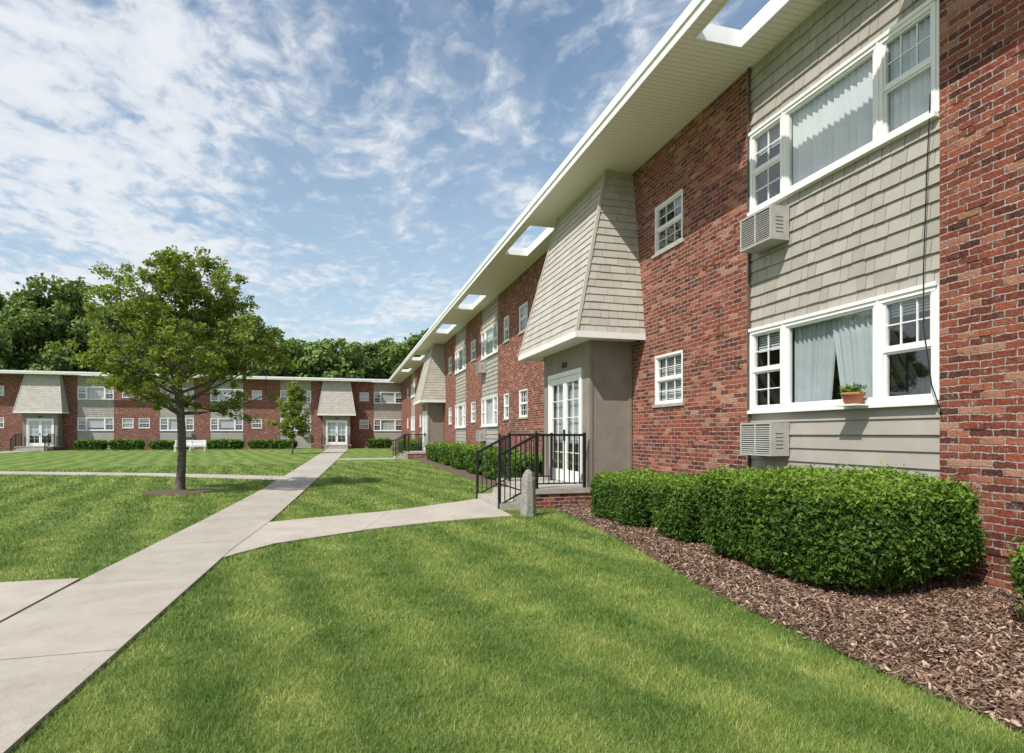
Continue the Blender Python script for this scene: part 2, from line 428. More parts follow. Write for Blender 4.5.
        mid = (c+d)/2; dw = 1.0; dt = fl+2.42
        acc.quad('panel', [(c, pn, fl), (mid-dw, pn, fl), (mid-dw, pn, zt), (c, pn, zt)])
        acc.quad('panel', [(mid+dw, pn, fl), (d, pn, fl), (d, pn, zt), (mid+dw, pn, zt)])
        acc.quad('panel', [(mid-dw, pn, dt), (mid+dw, pn, dt), (mid+dw, pn, zt), (mid-dw, pn, zt)])
        acc.box('white', mid-dw-.06, mid-dw+.04, pn-.06, pn+.03, fl, dt); acc.box('white', mid+dw-.04, mid+dw+.06, pn-.06, pn+.03, fl, dt)
        acc.box('white', mid-dw-.06, mid+dw+.06, pn-.06, pn+.035, dt, dt+.10)
        for l0, l1 in ((mid-dw+.045, mid-.006), (mid+.006, mid+dw-.045)):
            st = .10
            acc.box('white', l0, l0+st, pn-.05, pn+.0, fl+.01, dt-.005); acc.box('white', l1-st, l1, pn-.05, pn+.0, fl+.01, dt-.005)
            acc.box('white', l0+st, l1-st, pn-.05, pn-.002, fl+.01, fl+.28); acc.box('white', l0+st, l1-st, pn-.05, pn-.002, dt-.15, dt-.005)
            for k in range(1, 5):
                z = fl+.28+(dt-.15-fl-.28)*k/5; acc.box('white', l0+st, l1-st, pn-.035, pn-.012, z-.009, z+.009)
            x = (l0+l1)/2; acc.box('white', x-.009, x+.009, pn-.036, pn-.013, fl+.28, dt-.15)
            acc.quad('glass', [(l0+st, pn-.025, fl+.28), (l1-st, pn-.025, fl+.28), (l1-st, pn-.025, dt-.15), (l0+st, pn-.025, dt-.15)])
        acc.box('black', mid-.06, mid-.035, pn+.0, pn+.05, fl+.95, fl+1.2)
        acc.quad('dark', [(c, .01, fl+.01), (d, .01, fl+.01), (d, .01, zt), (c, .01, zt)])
        acc.quad('curtain', [(mid-dw, pn-.12, fl+.9), (mid+dw, pn-.12, fl+.9), (mid+dw, pn-.12, zt), (mid-dw, pn-.12, zt)])
        acc.quad('panel', [(c, 0, fl+.004), (d, 0, fl+.004), (d, pn, fl+.004), (c, pn, fl+.004)])
        acc.box('black', mid-.16, mid+.16, pn+.001, pn+.012, dt+.2, dt+.32)
        l0, l1 = c-.12, d+.12; le = 2.20
        acc.box('brick', l0+.03, l1-.03, .005, le-.03, 0, fl-.10)
        acc.box('concrete', l0, l1, .004, le, fl-.10, fl)
        s0, s1 = l0+.02, l0+2.1
        if (b-a) < 3.8: s0, s1 = l0+.3, l1-.3
        acc.box('concrete', s0, s1, le+.001, le+.36, 0, .267); acc.box('concrete', s0, s1, le+.361, le+.72, 0, .133)
        rails.append((l0, l1, s0, s1, le, fl))
    r0, r1 = roof_rng; zt = ZR+.20
    def slab(s0, s1, n0, n1):
        acc.quad('soffit', [(s0, n0, ZR), (s1, n0, ZR), (s1, n1, ZR), (s0, n1, ZR)])
        acc.quad('roof', [(s0, n0, zt), (s1, n0, zt), (s1, n1, zt), (s0, n1, zt)])
    oi, oo = .45, ov-.20
    slab(r0, r1, -depth, oi); slab(r0, r1, oo, ov)
    x = r0
    for a, b in openings:
        slab(x, a, oi, oo); x = b
        for s in (a, b): acc.box('white', s-.02, s+.02, oi+.0, oo, ZR-.02, zt+.02)
        acc.box('white', a-.02, b+.02, oi-.025, oi, ZR-.021, zt+.021); acc.box('white', a-.02, b+.02, oo, oo+.025, ZR-.021, zt+.021)
    slab(x, r1, oi, oo)
    acc.box('white', r0, r1, ov, ov+.025, ZR-.03, zt+.03)
    acc.box('white', r0, r1, ov+.025, ov+.05, ZR+.10, zt+.045)
    acc.box('conduit', r0, r1, ov-.15, ov+.02, zt+.001, zt+.035)
    acc.quad('brick', [(smin, 0, 0), (smin, -depth, 0), (smin, -depth, ZR), (smin, 0, ZR)])
    acc.quad('brick', [(smax, 0, 0), (smax, -depth, 0), (smax, -depth, ZR), (smax, 0, ZR)])
    acc.quad('brick', [(smin, -depth, 0), (smax, -depth, 0), (smax, -depth, ZR), (smin, -depth, ZR)])
    if near_bay is not None:
        b = bays[near_bay][1]
        acc.box('conduit', b-.004, b+.03, .002, .03, .3, ZR-.01)
        a = bays[near_bay][0]
        pts = [(a+.06, .05, 5.0), (a+.09, .06, 4.2), (a+.12, .07, 3.2), (a+.10, .09, 2.6), (a+.02, .08, 2.0), (a-.05, .03, 1.7)]
        for p, q in zip(pts[:-1], pts[1:]): acc.beam('black', p, q, .008)
        for (s0_, s1_) in ((2.9, 4.62), (7.7, 9.3)):
            for _ in range(70):
                r = rng.integers(4, 92); w_ = .2 if rng.random() < .6 else .1
                s_ = rng.uniform(s0_, s1_-w_); z_ = r*.0735
                acc.box('brick', s_, s_+w_, -.002, rng.uniform(.006, .016), z_+.008, z_+.066)
    acc.emit(root, {'brick': 'brick_walls', 'shake': 'siding', 'hood': 'entrance_hood', 'white': 'trim_and_frames', 'glass': 'window_panes',
                    'panel': 'vestibule', 'dark': 'rooms', 'blind': 'blinds', 'curtain': 'curtains', 'soffit': 'soffit', 'roof': 'roof',
                    'concrete': 'steps_and_sills', 'ac': 'air_conditioners', 'acd': 'ac_grilles', 'black': 'fittings', 'conduit': 'conduit'})
    for l0, l1, s0, s1, le, fl in rails:
        ra = Acc(tf)
        for s in (l0+.06, s1-.02):
            h = 1.08; w = .024
            n0, n1, n2 = 1.12, le-.05, le+.72
            for n, z in ((n0, fl), (n1, fl), (n2, .0)):
                ra.beam('black', (s, n, z), (s, n, z+h+.05), .055)
            ra.beam('black', (s, n0, fl+h), (s, n1, fl+h), .048); ra.beam('black', (s, n0, fl+.1), (s, n1, fl+.1), .028)
            ra.beam('black', (s, n1, fl+h), (s, n2, h), .048); ra.beam('black', (s, n1, fl+.1), (s, n2, .1), .028)
            k = n0+.11
            while k < n1-.04: ra.beam('black', (s, k, fl+.1), (s, k, fl+h), w*.75); k += .11
            k = n1+.11
            while k < n2-.04:
                zz = fl*(1-(k-n1)/(n2-n1)); ra.beam('black', (s, k, zz+.1), (s, k, zz+h), w*.75); k += .11
        if l1-.06 > s1+.3:
            ra.beam('black', (s1-.02, le-.05, fl+1.05), (l1-.06, le-.05, fl+1.05), .038)
            ra.beam('black', (s1-.02, le-.05, fl+.1), (l1-.06, le-.05, fl+.1), .025)
            k = s1+.09
            while k < l1-.06: ra.beam('black', (k, le-.05, fl+.1), (k, le-.05, fl+1.05), .016); k += .11
            ra.beam('black', (l1-.06, le-.05, fl), (l1-.06, le-.05, fl+1.1), .04)
        r = new_empty('metal_stair_railing'); ra.emit(r, {'black': 'rails_and_balusters'})
    return root

WX = 5.85; FY = 65.0; K = FY/56
building('brick_apartment_building', lambda s, n, z: (WX-n, s, z), -8, FY-.02,
         bays=[(-4.0, -1.1), (4.665, 7.62), (22.9, 25.8), (29.4, 32.3), (43.0, 45.9), (52, 55)],
         smalls=[(-6, 1), (1.6, 1.0), (9.96, 1.0), (16.2, 1.0), (19.4, 1.0), (21.6, .7), (27.6, 1.0), (34.0, 1.0), (41.2, 1.0), (48, 1.0), (58, 1)],
         hoods=[(10.86, 14.8), (35.6, 39.5)],
         openings=[(-4, -1.3), (4.6, 7.25), (14.9, 17.5), (22.9, 25.7), (29.4, 32.2), (41.5, 44.5), (50, 53)],
         roof_rng=(-8, FY-1.40), near_bay=1)
def sc(L, w=None): return [((a+b)/2*K-w/2, (a+b)/2*K+w/2) for a, b in L]
building('brick_apartment_building', lambda s, n, z: (s, FY-n, z), -62, 18,
         bays=sc([(-45, -42), (-40, -37), (-30.6, -27.7), (-21.0, -18.2), (-15.0, -12.3), (-11.2, -8.4), (-5.5, -2.9), (2.5, 5.2)], 3.0),
         smalls=[(x*K, .95) for x in (-35, -32.5, -26.3, -17.3, -16.1, -7.4, 1.7)],
         hoods=sc([(-48.8, -45.2), (-24.9, -21.3), (-2.5, 1.1)], 3.75),
         openings=[(-36, -33), (-24, -21.4), (-13, -10.5), (2.6, 5)],
         roof_rng=(-62, 18.5))

# ------------------------------------------------------------------ ground and paths
G = 900
mesh_np('lawn', [(-G, -G, 0), (G, -G, 0), (G, G, 0), (-G, G, 0)], [[0, 1, 2, 3]], M['ground'])

def resample(pts, m):
    pts = np.array(pts, float); d = np.r_[0, np.cumsum(np.linalg.norm(np.diff(pts, axis=0), axis=1))]
    t = np.linspace(0, d[-1], m); return np.c_[np.interp(t, d, pts[:, 0]), np.interp(t, d, pts[:, 1])]
path_polys = []
def path(name, L, R, seg, z, gap=.013):
    ln = np.linalg.norm(np.diff(np.array(L, float), axis=0), axis=1).sum()
    nseg = max(1, round(ln/seg)); sub = 4
    l = resample(L, nseg*sub+1); r = resample(R, nseg*sub+1)
    path_polys.append(np.r_[l, r[::-1]])
    V = []; F = []; A = []
    for i in range(nseg):
        li = l[i*sub:(i+1)*sub+1].copy(); ri = r[i*sub:(i+1)*sub+1].copy()
        for arr in (li, ri):
            d0 = (arr[1]-arr[0])/np.linalg.norm(arr[1]-arr[0]); d1 = (arr[-1]-arr[-2])/np.linalg.norm(arr[-1]-arr[-2])
            arr[0] += d0*gap/2; arr[-1] -= d1*gap/2
        zz = z+rng.uniform(-.001, .001); tone = rng.uniform(0, 1)
        b = len(V); ring = list(li)+list(ri[::-1]); k = len(ring)
        for p in ring: V.append((p[0], p[1], zz))
        for p in ring: V.append((p[0], p[1], .003))
        A += [tone]*(2*k)
        for j in range(sub): F.append((b+j, b+j+1, b+k-2-j, b+k-1-j))
        for j in range(k): F.append((b+j, b+(j+1) % k, b+k+(j+1) % k, b+k+j))
    root = new_empty(name)
    mesh_np('slabs', V, F, M['walk'], root, attr=A)
    lr = np.r_[l, r]; m = len(l)
    Vb = [(p[0], p[1], z-.010) for p in lr]; Fb = [(j, j+1, m+j+1, m+j) for j in range(m-1)]
    mesh_np('joint_bed', Vb, Fb, M['joint'], root)
path('concrete_sidewalk', [(-2.72, -6), (-2.60, 4), (-2.56, 6.9), (-2.35, 11), (-2.12, 17), (-1.95, 30), (-1.65, 62)],
     [(-1.62, -6), (-1.52, 3.3), (-1.40, 8.2), (-1.22, 10.8), (-1.0, 17), (-.6, 30), (.35, 62)], 2.1, .030)
path('concrete_sidewalk', [(-1.50, 10.55), (-1.1, 10.80), (1.02, 11.75), (2.2, 12.7), (2.93, 13.25)],
     [(-1.62, 7.4), (-1.0, 8.55), (.38, 9.5), (1.7, 10.1), (2.93, 10.35)], 2.4, .024)
path('concrete_sidewalk', [(-2.60, 7.05), (-14, 7.25)], [(-2.615, 5.2), (-14, 5.3)], 1.9, .026)
path('concrete_sidewalk', [(-2.0, 22.3), (-6.9, 25.3), (-12.8, 28.0), (-20, 32), (-25, 38), (-26.0, 62)],
     [(-2.0, 20.6), (-6.9, 24.0), (-12.8, 26.6), (-21, 30.8), (-26.6, 37), (-27.6, 62)], 1.6, .024)
path('concrete_sidewalk', [(-.9, 37.2), (2.93, 37.4)], [(-.9, 35.6), (2.93, 35.8)], 1.3, .024)

def pip(P, poly):
    x, y = P[:, 0], P[:, 1]; ins = np.zeros(len(P), bool); j = len(poly)-1
    for i in range(len(poly)):
        xi, yi = poly[i]; xj, yj = poly[j]
        c = ((yi > y) != (yj > y)) & (x < (xj-xi)*(y-yi)/(yj-yi+1e-12)+xi)
        ins ^= c; j = i
    return ins

edge = resample([(4.25, 62), (4.0, 40.5), (4.05, 34.5), (3.9, 30), (3.95, 16), (4.0, 15)], 40)
def bed(name, poly_edge, x1):
    V = []; F = []; nx = 14
    m = len(poly_edge)
    for i, (ex, ey) in enumerate(poly_edge):
        for j in range(nx):
            t = j/(nx-1); x = ex+(x1-ex)*t
            V.append((x, ey, .010+.045*min(1, t*5)+.012*math.sin(x*7+ey*3)*min(1, t*4)))
    for i in range(m-1):
        for j in range(nx-1): F.append((i*nx+j, i*nx+j+1, (i+1)*nx+j+1, (i+1)*nx+j))
    mesh_np(name, V, F, M['mulch'], smooth=True)
e1 = resample([(3.75, -6), (3.45, 0), (3.3, 1.5), (3.24, 2.8), (3.3, 4.5), (3.45, 5.7), (3.66, 7), (3.84, 8.7), (3.98, 10.2), (4.02, 11.2)], 90)
bed('mulch_bed', e1, WX+.0)
bed('mulch_bed', edge[::-1], WX)
ebed = [np.r_[e1, [[WX, 11.2], [WX, -6]]], np.r_[edge, [[WX, 15], [WX, 62]]]]
def chips(name, P, size, z):
    k = len(P); a = rng.uniform(0, 2*np.pi, k); L = size*rng.uniform(.4, 1.7, k); W = L*rng.uniform(.15, .5, k)
    tilt = rng.normal(0, .4, k); r = rng.normal(0, .35, k)
    d = np.c_[np.cos(a), np.sin(a), tilt]*L[:, None]/2; w = np.c_[-np.sin(a), np.cos(a), r]*W[:, None]/2
    c = np.c_[P, z+rng.uniform(0, .022, k)]
    V = np.stack([c-d-w, c+d-w*.6, c+d+w, c-d+w*.7], 1).reshape(-1, 3)
    return mesh_np(name, V, np.arange(4*k).reshape(-1, 4), M['chip'], attr=np.repeat(rng.uniform(0, 1, k)**1.3, 4))
P = np.c_[rng.uniform(3.1, 5.85, 170000), rng.uniform(-.5, 11.2, 170000)]
P = P[pip(P+rng.normal(0, .02, P.shape), ebed[0])]
ex = np.interp(P[:, 1], e1[:, 1], e1[:, 0])
zc = .012+.045*np.clip((P[:, 0]-ex)/(WX-ex)*5, 0, 1)
keep = rng.random(len(P)) < np.clip(5.5/np.hypot(P[:, 0], P[:, 1]), .25, 1)
chips('mulch_chips', P[keep], .030, zc[keep])
TX, TY = -4.12, 17.1
th = np.linspace(0, 2*np.pi, 40, endpoint=False)
rr = .85*(1+.08*np.sin(3*th)+.05*np.sin(7*th+1))
V = [(TX, TY, .07)]+[(TX+r*math.cos(t), TY+r*math.sin(t), .009) for r, t in zip(rr, th)]
mesh_np('mulch_ring', V, [(0, 1+i, 1+(i+1) % 40) for i in range(40)], M['mulch'], smooth=True)

# ------------------------------------------------------------------ grass blades
def grass_zone(r0, r1, dens, w, h):
    ang = math.radians(58); area = (r1**2-r0**2)*ang
    k = int(area*dens)
    r = np.sqrt(rng.uniform(r0**2, r1**2, k)); a = rng.uniform(-ang, ang, k)
    yaw = math.radians(15.7)
    P = np.c_[r*np.sin(yaw+a), r*np.cos(yaw+a)]
    ok = (P[:, 0] < 4.6) & (P[:, 1] < 54)
    jit = rng.normal(0, .018, P.shape)
    for poly in path_polys:
        ok &= ~pip(P+jit, poly)
    for poly in ebed: ok &= ~pip(P+jit*2, poly+np.array([.03, 0]))
    ok &= np.hypot(P[:, 0]-TX, P[:, 1]-TY) > .86
    ok &= ~((P[:, 0] > 2.85) & (P[:, 1] > 11.15) & (P[:, 1] < 14.5))
    ok &= ~((np.abs(P[:, 0]+2.59) < .05) & (P[:, 1] > 5.15) & (P[:, 1] < 7.04))
    P = P[ok]; k = len(P)
    a = rng.uniform(0, 2*np.pi, k); hh = h*rng.uniform(.5, 1.2, k)*(1+.25*np.sin(P[:, 0]*5+np.sin(P[:, 1]*3)*2)*np.sin(P[:, 1]*4)); ww = w*rng.uniform(.7, 1.3, k)
    lean = rng.uniform(.1, 1.0, k)*hh; la = rng.uniform(0, 2*np.pi, k)
    b = np.c_[P, np.zeros(k)]; d = np.c_[np.cos(a), np.sin(a), np.zeros(k)]*ww[:, None]/2
    tip = b+np.c_[np.cos(la)*lean, np.sin(la)*lean, hh]
    V = np.stack([b-d, b+d, tip], 1)
    v = np.clip(rng.normal(.5, .24, k), 0, .93); v[rng.random(k) < .02] = 1
    return V.reshape(-1, 3), np.repeat(v, 3)
zs = [grass_zone(2.0, 4.5, 8500, .0045, .036), grass_zone(4.5, 7.5, 3800, .0068, .038), grass_zone(7.5, 12, 1400, .011, .042),
      grass_zone(12, 20, 400, .02, .046), grass_zone(20, 32, 120, .038, .05)]
V = np.concatenate([z[0] for z in zs]); A = np.concatenate([z[1] for z in zs])
mesh_np('lawn_grass', V, np.arange(len(V)).reshape(-1, 3), M['blade'], attr=A)

# ------------------------------------------------------------------ foliage
def leaf_quads(C, Nrm, size, elong=1.6, vv=None):
    k = len(C); Nrm = Nrm/np.linalg.norm(Nrm, axis=1, keepdims=True)
    r = rng.normal(size=(k, 3)); u = np.cross(Nrm, r); u /= np.linalg.norm(u, axis=1, keepdims=True)+1e-9
    w = np.cross(Nrm, u); s = size*rng.uniform(.6, 1.35, k)[:, None]
    V = np.stack([C-u*s*elong/2, C-w*s/2, C+u*s*elong/2, C+w*s/2], 1).reshape(-1, 3)
    v = rng.uniform(0, 1, k) if vv is None else vv
    return V, np.repeat(v, 4)

def hedge(x0, x1, y0, y1, h, dens, size, p=4.8):
    root = new_empty('clipped_hedge')
    cx, cy = (x0+x1)/2, (y0+y1)/2; hx, hy = (x1-x0)/2, (y1-y0)/2
    ph = rng.uniform(0, 6, 6)
    def shape(U):
        nrm = (np.abs(U)**p).sum(1)**(1/p); q = U/nrm[:, None]
        X = np.c_[q[:, 0]*hx, q[:, 1]*hy, q[:, 2]*h/2]
        lump = 1+.04*np.sin(X[:, 0]*5+ph[0]+X[:, 2]*3)+.035*np.sin(X[:, 1]*4.3+ph[1])+.025*np.sin(X[:, 2]*9+X[:, 1]*7+ph[2])+.025*np.sin(X[:, 0]*13+X[:, 1]*11+ph[3])
        tap = 1-.10*np.clip(-q[:, 2], 0, 1)
        X = X*lump[:, None]; X[:, 0] *= tap; X[:, 1] *= tap
        g = np.c_[np.sign(q[:, 0])*np.abs(q[:, 0])**(p-1)/hx, np.sign(q[:, 1])*np.abs(q[:, 1])**(p-1)/hy, np.sign(q[:, 2])*np.abs(q[:, 2])**(p-1)/(h/2)]
        g /= np.linalg.norm(g, axis=1, keepdims=True)
        return X+np.array([cx, cy, h/2+.03]), g
    nu = 28; U = []; F = []
    for ax in range(3):
        for sg in (-1, 1):
            b = len(U); lin = np.linspace(-1, 1, nu)
            for a_ in lin:
                for b_ in lin:
                    v = [0, 0, 0]; v[ax] = sg; v[(ax+1) % 3] = a_; v[(ax+2) % 3] = b_; U.append(v)
            for i in range(nu-1):
                for j in range(nu-1): F.append((b+i*nu+j, b+i*nu+j+1, b+(i+1)*nu+j+1, b+(i+1)*nu+j))
    X, g = shape(np.array(U, float)); c = np.array([cx, cy, h/2])
    mesh_np('core', c+(X-c)*(1-.11/np.array([hx, hy, h/2]).clip(.25)), F, M['hedge_in'], root, smooth=True)
    area = 2*(4*hx*h/2*1+0)+2*(4*hy*h/2)+4*hx*hy
    k = int(area*dens)
    pr = np.array([4*hy*h/2, 4*hy*h/2, 4*hx*h/2, 4*hx*h/2, 4*hx*hy, .12*hx*hy]); pr /= pr.sum()
    fc = rng.choice(6, k, p=pr); U = rng.uniform(-1, 1, (k, 3))
    for f, (ax, sg) in enumerate(((0, -1), (0, 1), (1, -1), (1, 1), (2, 1), (2, -1))): U[fc == f, ax] = sg
    X, g = shape(U)
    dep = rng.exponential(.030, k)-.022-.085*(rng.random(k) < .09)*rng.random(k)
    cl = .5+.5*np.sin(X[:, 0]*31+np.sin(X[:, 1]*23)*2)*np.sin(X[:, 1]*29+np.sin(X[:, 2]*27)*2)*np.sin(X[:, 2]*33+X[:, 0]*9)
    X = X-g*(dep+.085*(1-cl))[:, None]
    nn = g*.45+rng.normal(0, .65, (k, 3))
    v = np.clip(.06+.48*cl+rng.normal(0, .16, k)+.38*np.clip(g[:, 2], 0, 1)-6*np.clip(dep, 0, .1), 0, 1)  # light painted into leaf tone: top leaves paler, sunken leaves darker
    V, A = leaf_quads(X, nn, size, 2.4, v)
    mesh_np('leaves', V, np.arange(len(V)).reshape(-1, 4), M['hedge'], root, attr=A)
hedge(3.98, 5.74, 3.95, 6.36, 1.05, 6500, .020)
hedge(4.17, 5.45, 6.72, 7.78, .87, 4500, .022)
hedge(4.14, 5.4, 8.08, 9.85, .80, 3600, .023)
hedge(4.56, 5.6, 1.9, 3.24, .70, 6000, .020)
for y0, y1, h in ((15.4, 17.2, .85), (17.5, 19.6, .95), (20.0, 22.6, 1.0), (23.2, 25.8, .95), (26.4, 29.2, 1.0), (29.8, 33.6, .95), (41, 46, .95), (47, 52, 1)):
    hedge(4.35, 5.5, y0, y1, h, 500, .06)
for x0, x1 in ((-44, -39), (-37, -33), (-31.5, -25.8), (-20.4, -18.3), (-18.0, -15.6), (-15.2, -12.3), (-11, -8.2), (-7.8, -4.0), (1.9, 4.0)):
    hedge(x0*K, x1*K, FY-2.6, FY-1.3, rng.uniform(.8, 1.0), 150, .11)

def tube(P, R, sides=8):
    P = [Vector(p) for p in P]; V = []; F = []
    for i, (p, r) in enumerate(zip(P, R)):
        d = (P[min(i+1, len(P)-1)]-P[max(i-1, 0)]).normalized()
        up = Vector((1, 0, 0)) if abs(d.x) < .9 else Vector((0, 1, 0)); a = d.cross(up).normalized(); b = d.cross(a)
        for k in range(sides):
            t = 2*math.pi*k/sides; V.append(p+a*r*math.cos(t)+b*r*math.sin(t))
    for i in range(len(P)-1):
        for k in range(sides):
            k2 = (k+1) % sides; F.append((i*sides+k, i*sides+k2, (i+1)*sides+k2, (i+1)*sides+k))
    return [tuple(v) for v in V], F

def tree(name, x, y, H, zb, R, prof, tr, nl, nclump, nleaf, lsize, cr):
    root = new_empty(name); V = []; F = []
    def add(P, Rr, s=7):
        v, f = tube(P, Rr, s); b = len(V); V.extend(v); F.extend([tuple(i+b for i in q) for q in f])
    lean = rng.uniform(-.15, .15, 2)
    def axis(z): t = z/H; return np.array([x+lean[0]*t*t*1.5+.06*math.sin(z*1.3), y+lean[1]*t*t*1.5+.05*math.cos(z*1.1), z])
    zz = [0, .12, .4, 1, 1.6, zb, *np.linspace(zb+.4, H*.9, 7)]
    add([axis(z) for z in zz], [tr*1.7, tr*1.2, tr, tr*.95, tr*.9, tr*.85, *np.linspace(tr*.75, .012, 7)], 12)
    tips = []
    ga = 0
    for i in range(nl):
        t = (i+.5)/nl; z0 = zb-.25+(H*.86-zb)*t**1.1; ga += 2.4+rng.uniform(-.4, .4)
        z1 = min(H*.97, z0+(H-zb)*rng.uniform(.10, .34)+.2)
        rad = prof((z1-zb)/(H-zb))*R*rng.uniform(.84, 1.04)
        p0 = axis(z0); p3 = axis(z1)+np.array([math.cos(ga), math.sin(ga), 0])*rad
        mid = p0*.5+p3*.5+np.array([0, 0, -.12*rad])+rng.normal(0, .07, 3)
        pts = [p0*(1-s)**2+2*mid*s*(1-s)+p3*s*s for s in np.linspace(0, 1, 6)]
        r0 = tr*.42*(1-t*.6)
        add(pts, np.linspace(r0, .008, 6), 6)
        for j in range(8):
            s = rng.uniform(.3, 1); q0 = p0*(1-s)**2+2*mid*s*(1-s)+p3*s*s
            dr = rng.normal(size=3); dr[2] = abs(dr[2])*.8-.15; dr /= np.linalg.norm(dr)
            L = rad*rng.uniform(.15, .38)+.15; q1 = q0+dr*L
            add([q0, (q0+q1)/2+rng.normal(0, .03, 3), q1], [r0*.35, r0*.22, .004], 4)
            tips += [q1, (q0+q1)/2]
        tips.append(p3)
    mesh_np('trunk_and_limbs', V, F, M['bark'], root, smooth=True)
    tips = np.array(tips)
    idx = rng.choice(len(tips), nclump); C = tips[idx]+rng.normal(0, cr*.5, (nclump, 3))
    cs = cr*rng.uniform(.55, 1.3, nclump)
    i = np.repeat(np.arange(nclump), nleaf)
    off = rng.normal(size=(len(i), 3)); off /= np.linalg.norm(off, axis=1, keepdims=True); off *= (rng.random((len(i), 1))**.5)
    X = C[i]+off*cs[i][:, None]*np.array([1, 1, .75])
    X = X[X[:, 2] > zb-.35]
    k = len(X)
    v = np.clip(rng.normal(.5, .25, k), 0, 1)
    Vq, A = leaf_quads(X, rng.normal(size=(k, 3))+np.array([0, 0, .6]), lsize, 1.7, v)
    mesh_np('crown_leaves', Vq, np.arange(len(Vq)).reshape(-1, 4), M['leaf'], root, attr=A)
prof_main = lambda t: np.interp(t, [0, .12, .35, .55, .75, .9, 1], [.74, 1.0, 1.0, .90, .68, .44, .14])
tree('pear_tree', TX, TY, 6.2, 2.15, 2.22, prof_main, .11, 44, 740, 56, .054, .20)
tree('pear_tree', -3.85, 47.8, 5.3, 1.1, 1.15, lambda t: np.interp(t, [0, .3, .7, 1], [.6, 1, .7, .1]), .07, 20, 170, 60, .10, .28)

def far_trees(name, specs):
    Vs = []; As = []; TV = []; TF = []
    for (x, y, H, R) in specs:
        nb = int(18+R*3.5); tone = rng.uniform(-.16, .18)
        C = []
        for b in range(nb):
            t = rng.random()**.8; z = H*(.25+.68*t); rr = R*math.sqrt(max(.05, 1-((t-.35)/.72)**2))*rng.uniform(.35, 1)
            a = rng.uniform(0, 2*np.pi); C.append((x+rr*math.cos(a), y+rr*math.sin(a), z, rng.uniform(.16, .36)*R))
        for cx, cy, cz, cr in C:
            k = int(200*(cr/1.3)**1.3)
            d = rng.normal(size=(k, 3)); d /= np.linalg.norm(d, axis=1, keepdims=True)
            lump = 1+.3*np.sin(d[:, 0]*6+cx)*np.sin(d[:, 1]*5+cy)*np.sin(d[:, 2]*6)
            P = np.array([cx, cy, cz])+d*(cr*lump*rng.uniform(.6, 1.15, k))[:, None]*np.array([1, 1, .8])
            v = np.clip(rng.normal(.42+tone+.10*math.sin(cx*3+cz), .2, k)+.22*d[:, 2], 0, 1)  # upper leaves of each clump tinted lighter, imitating light from above
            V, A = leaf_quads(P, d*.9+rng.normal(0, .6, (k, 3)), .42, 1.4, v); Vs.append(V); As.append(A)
        v, f = tube([(x, y, 0), (x, y, H*.4), (x+.3, y, H*.8)], [.35, .28, .08], 6); b = len(TV); TV += v; TF += [tuple(i+b for i in q) for q in f]
    root = new_empty(name); V = np.concatenate(Vs)
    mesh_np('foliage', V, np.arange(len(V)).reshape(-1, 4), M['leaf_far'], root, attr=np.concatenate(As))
    mesh_np('trunks', TV, TF, M['bark'], root)
sp = []
for x in np.arange(-85, -36, 4.4): sp.append((x+rng.uniform(-1, 1), 88+rng.uniform(-3, 6), rng.uniform(18.5, 23), rng.uniform(5, 6.5)))
for x in np.arange(-36, -22, 4.0): sp.append((x, 88+rng.uniform(-3, 6), rng.uniform(16, 19), 5.2))
for x in np.arange(-22, 26, 4.2): sp.append((x+rng.uniform(-1, 1), 88+rng.uniform(-3, 7), rng.uniform(14, 18.5), rng.uniform(4.6, 6.2)))
for x in np.arange(-85, 34, 5.2): sp.append((x, 98+rng.uniform(-3, 7), rng.uniform(14, 17), 5.5))
far_trees('distant_trees', sp)

# ------------------------------------------------------------------ small objects
sa = Acc(lambda s, n, z: (3.22+s, 10.35+n, z))
lv = [(0, .15), (.5, .135), (.66, .125), (.78, .09), (.84, .045)]
for (z0, w0), (z1, w1) in zip(lv[:-1], lv[1:]):
    for a in range(8):
        t0, t1 = a*math.pi/4+.39, (a+1)*math.pi/4+.39
        sa.quad('stone', [(w0*math.cos(t0), w0*.8*math.sin(t0), z0), (w0*math.cos(t1), w0*.8*math.sin(t1), z0), (w1*math.cos(t1), w1*.8*math.sin(t1), z1), (w1*math.cos(t0), w1*.8*math.sin(t0), z1)])
for a in range(0, 8, 2):
    t = [a*math.pi/4+.39+i*math.pi/4 for i in range(3)]; w = .045
    sa.quad('stone', [(0, 0, .86)]+[(w*math.cos(q), w*.8*math.sin(q), .84) for q in t])
sa.emit(new_empty('stone_post'), {'stone': 'post'})
def bench(bx, by):
    b = Acc(lambda s, n, z: (bx+s, by-n, z))
    for k in range(4): b.box('white', -1.2, 1.2, k*.12, k*.12+.10, .42, .45)
    for k in range(4): b.box('white', -1.2, 1.2, -.06, -.03, .52+k*.12, .62+k*.12)
    for s in (-1.17, 0, 1.11):
        b.box('white', s, s+.06, -.028, .02, 0, 1.0); b.box('white', s, s+.06, .40, .45, 0, .418); b.box('white', s, s+.06, .021, .40, .36, .417)
    for s in (-1.18, 1.12): b.box('white', s, s+.07, .02, .46, .62, .66); b.box('white', s+.005, s+.065, .40, .445, .452, .62)
    b.emit(new_empty('park_bench'), {'white': 'slats_and_legs'})
bench(-12.6, 56)
pr = new_empty('potted_plant')
def lathe(prof, c, mat, name):
    V = []; F = []; s = 20
    for r, z in prof:
        for k in range(s): t = 2*math.pi*k/s; V.append((c[0]+r*math.cos(t), c[1]+r*math.sin(t), c[2]+z))
    for i in range(len(prof)-1):
        for k in range(s): k2 = (k+1) % s; F.append((i*s+k, i*s+k2, (i+1)*s+k2, (i+1)*s+k))
    mesh_np(name, V, F, mat, pr, smooth=True)
pc = (WX-.125, 5.62, ZW[0][0]-.002)
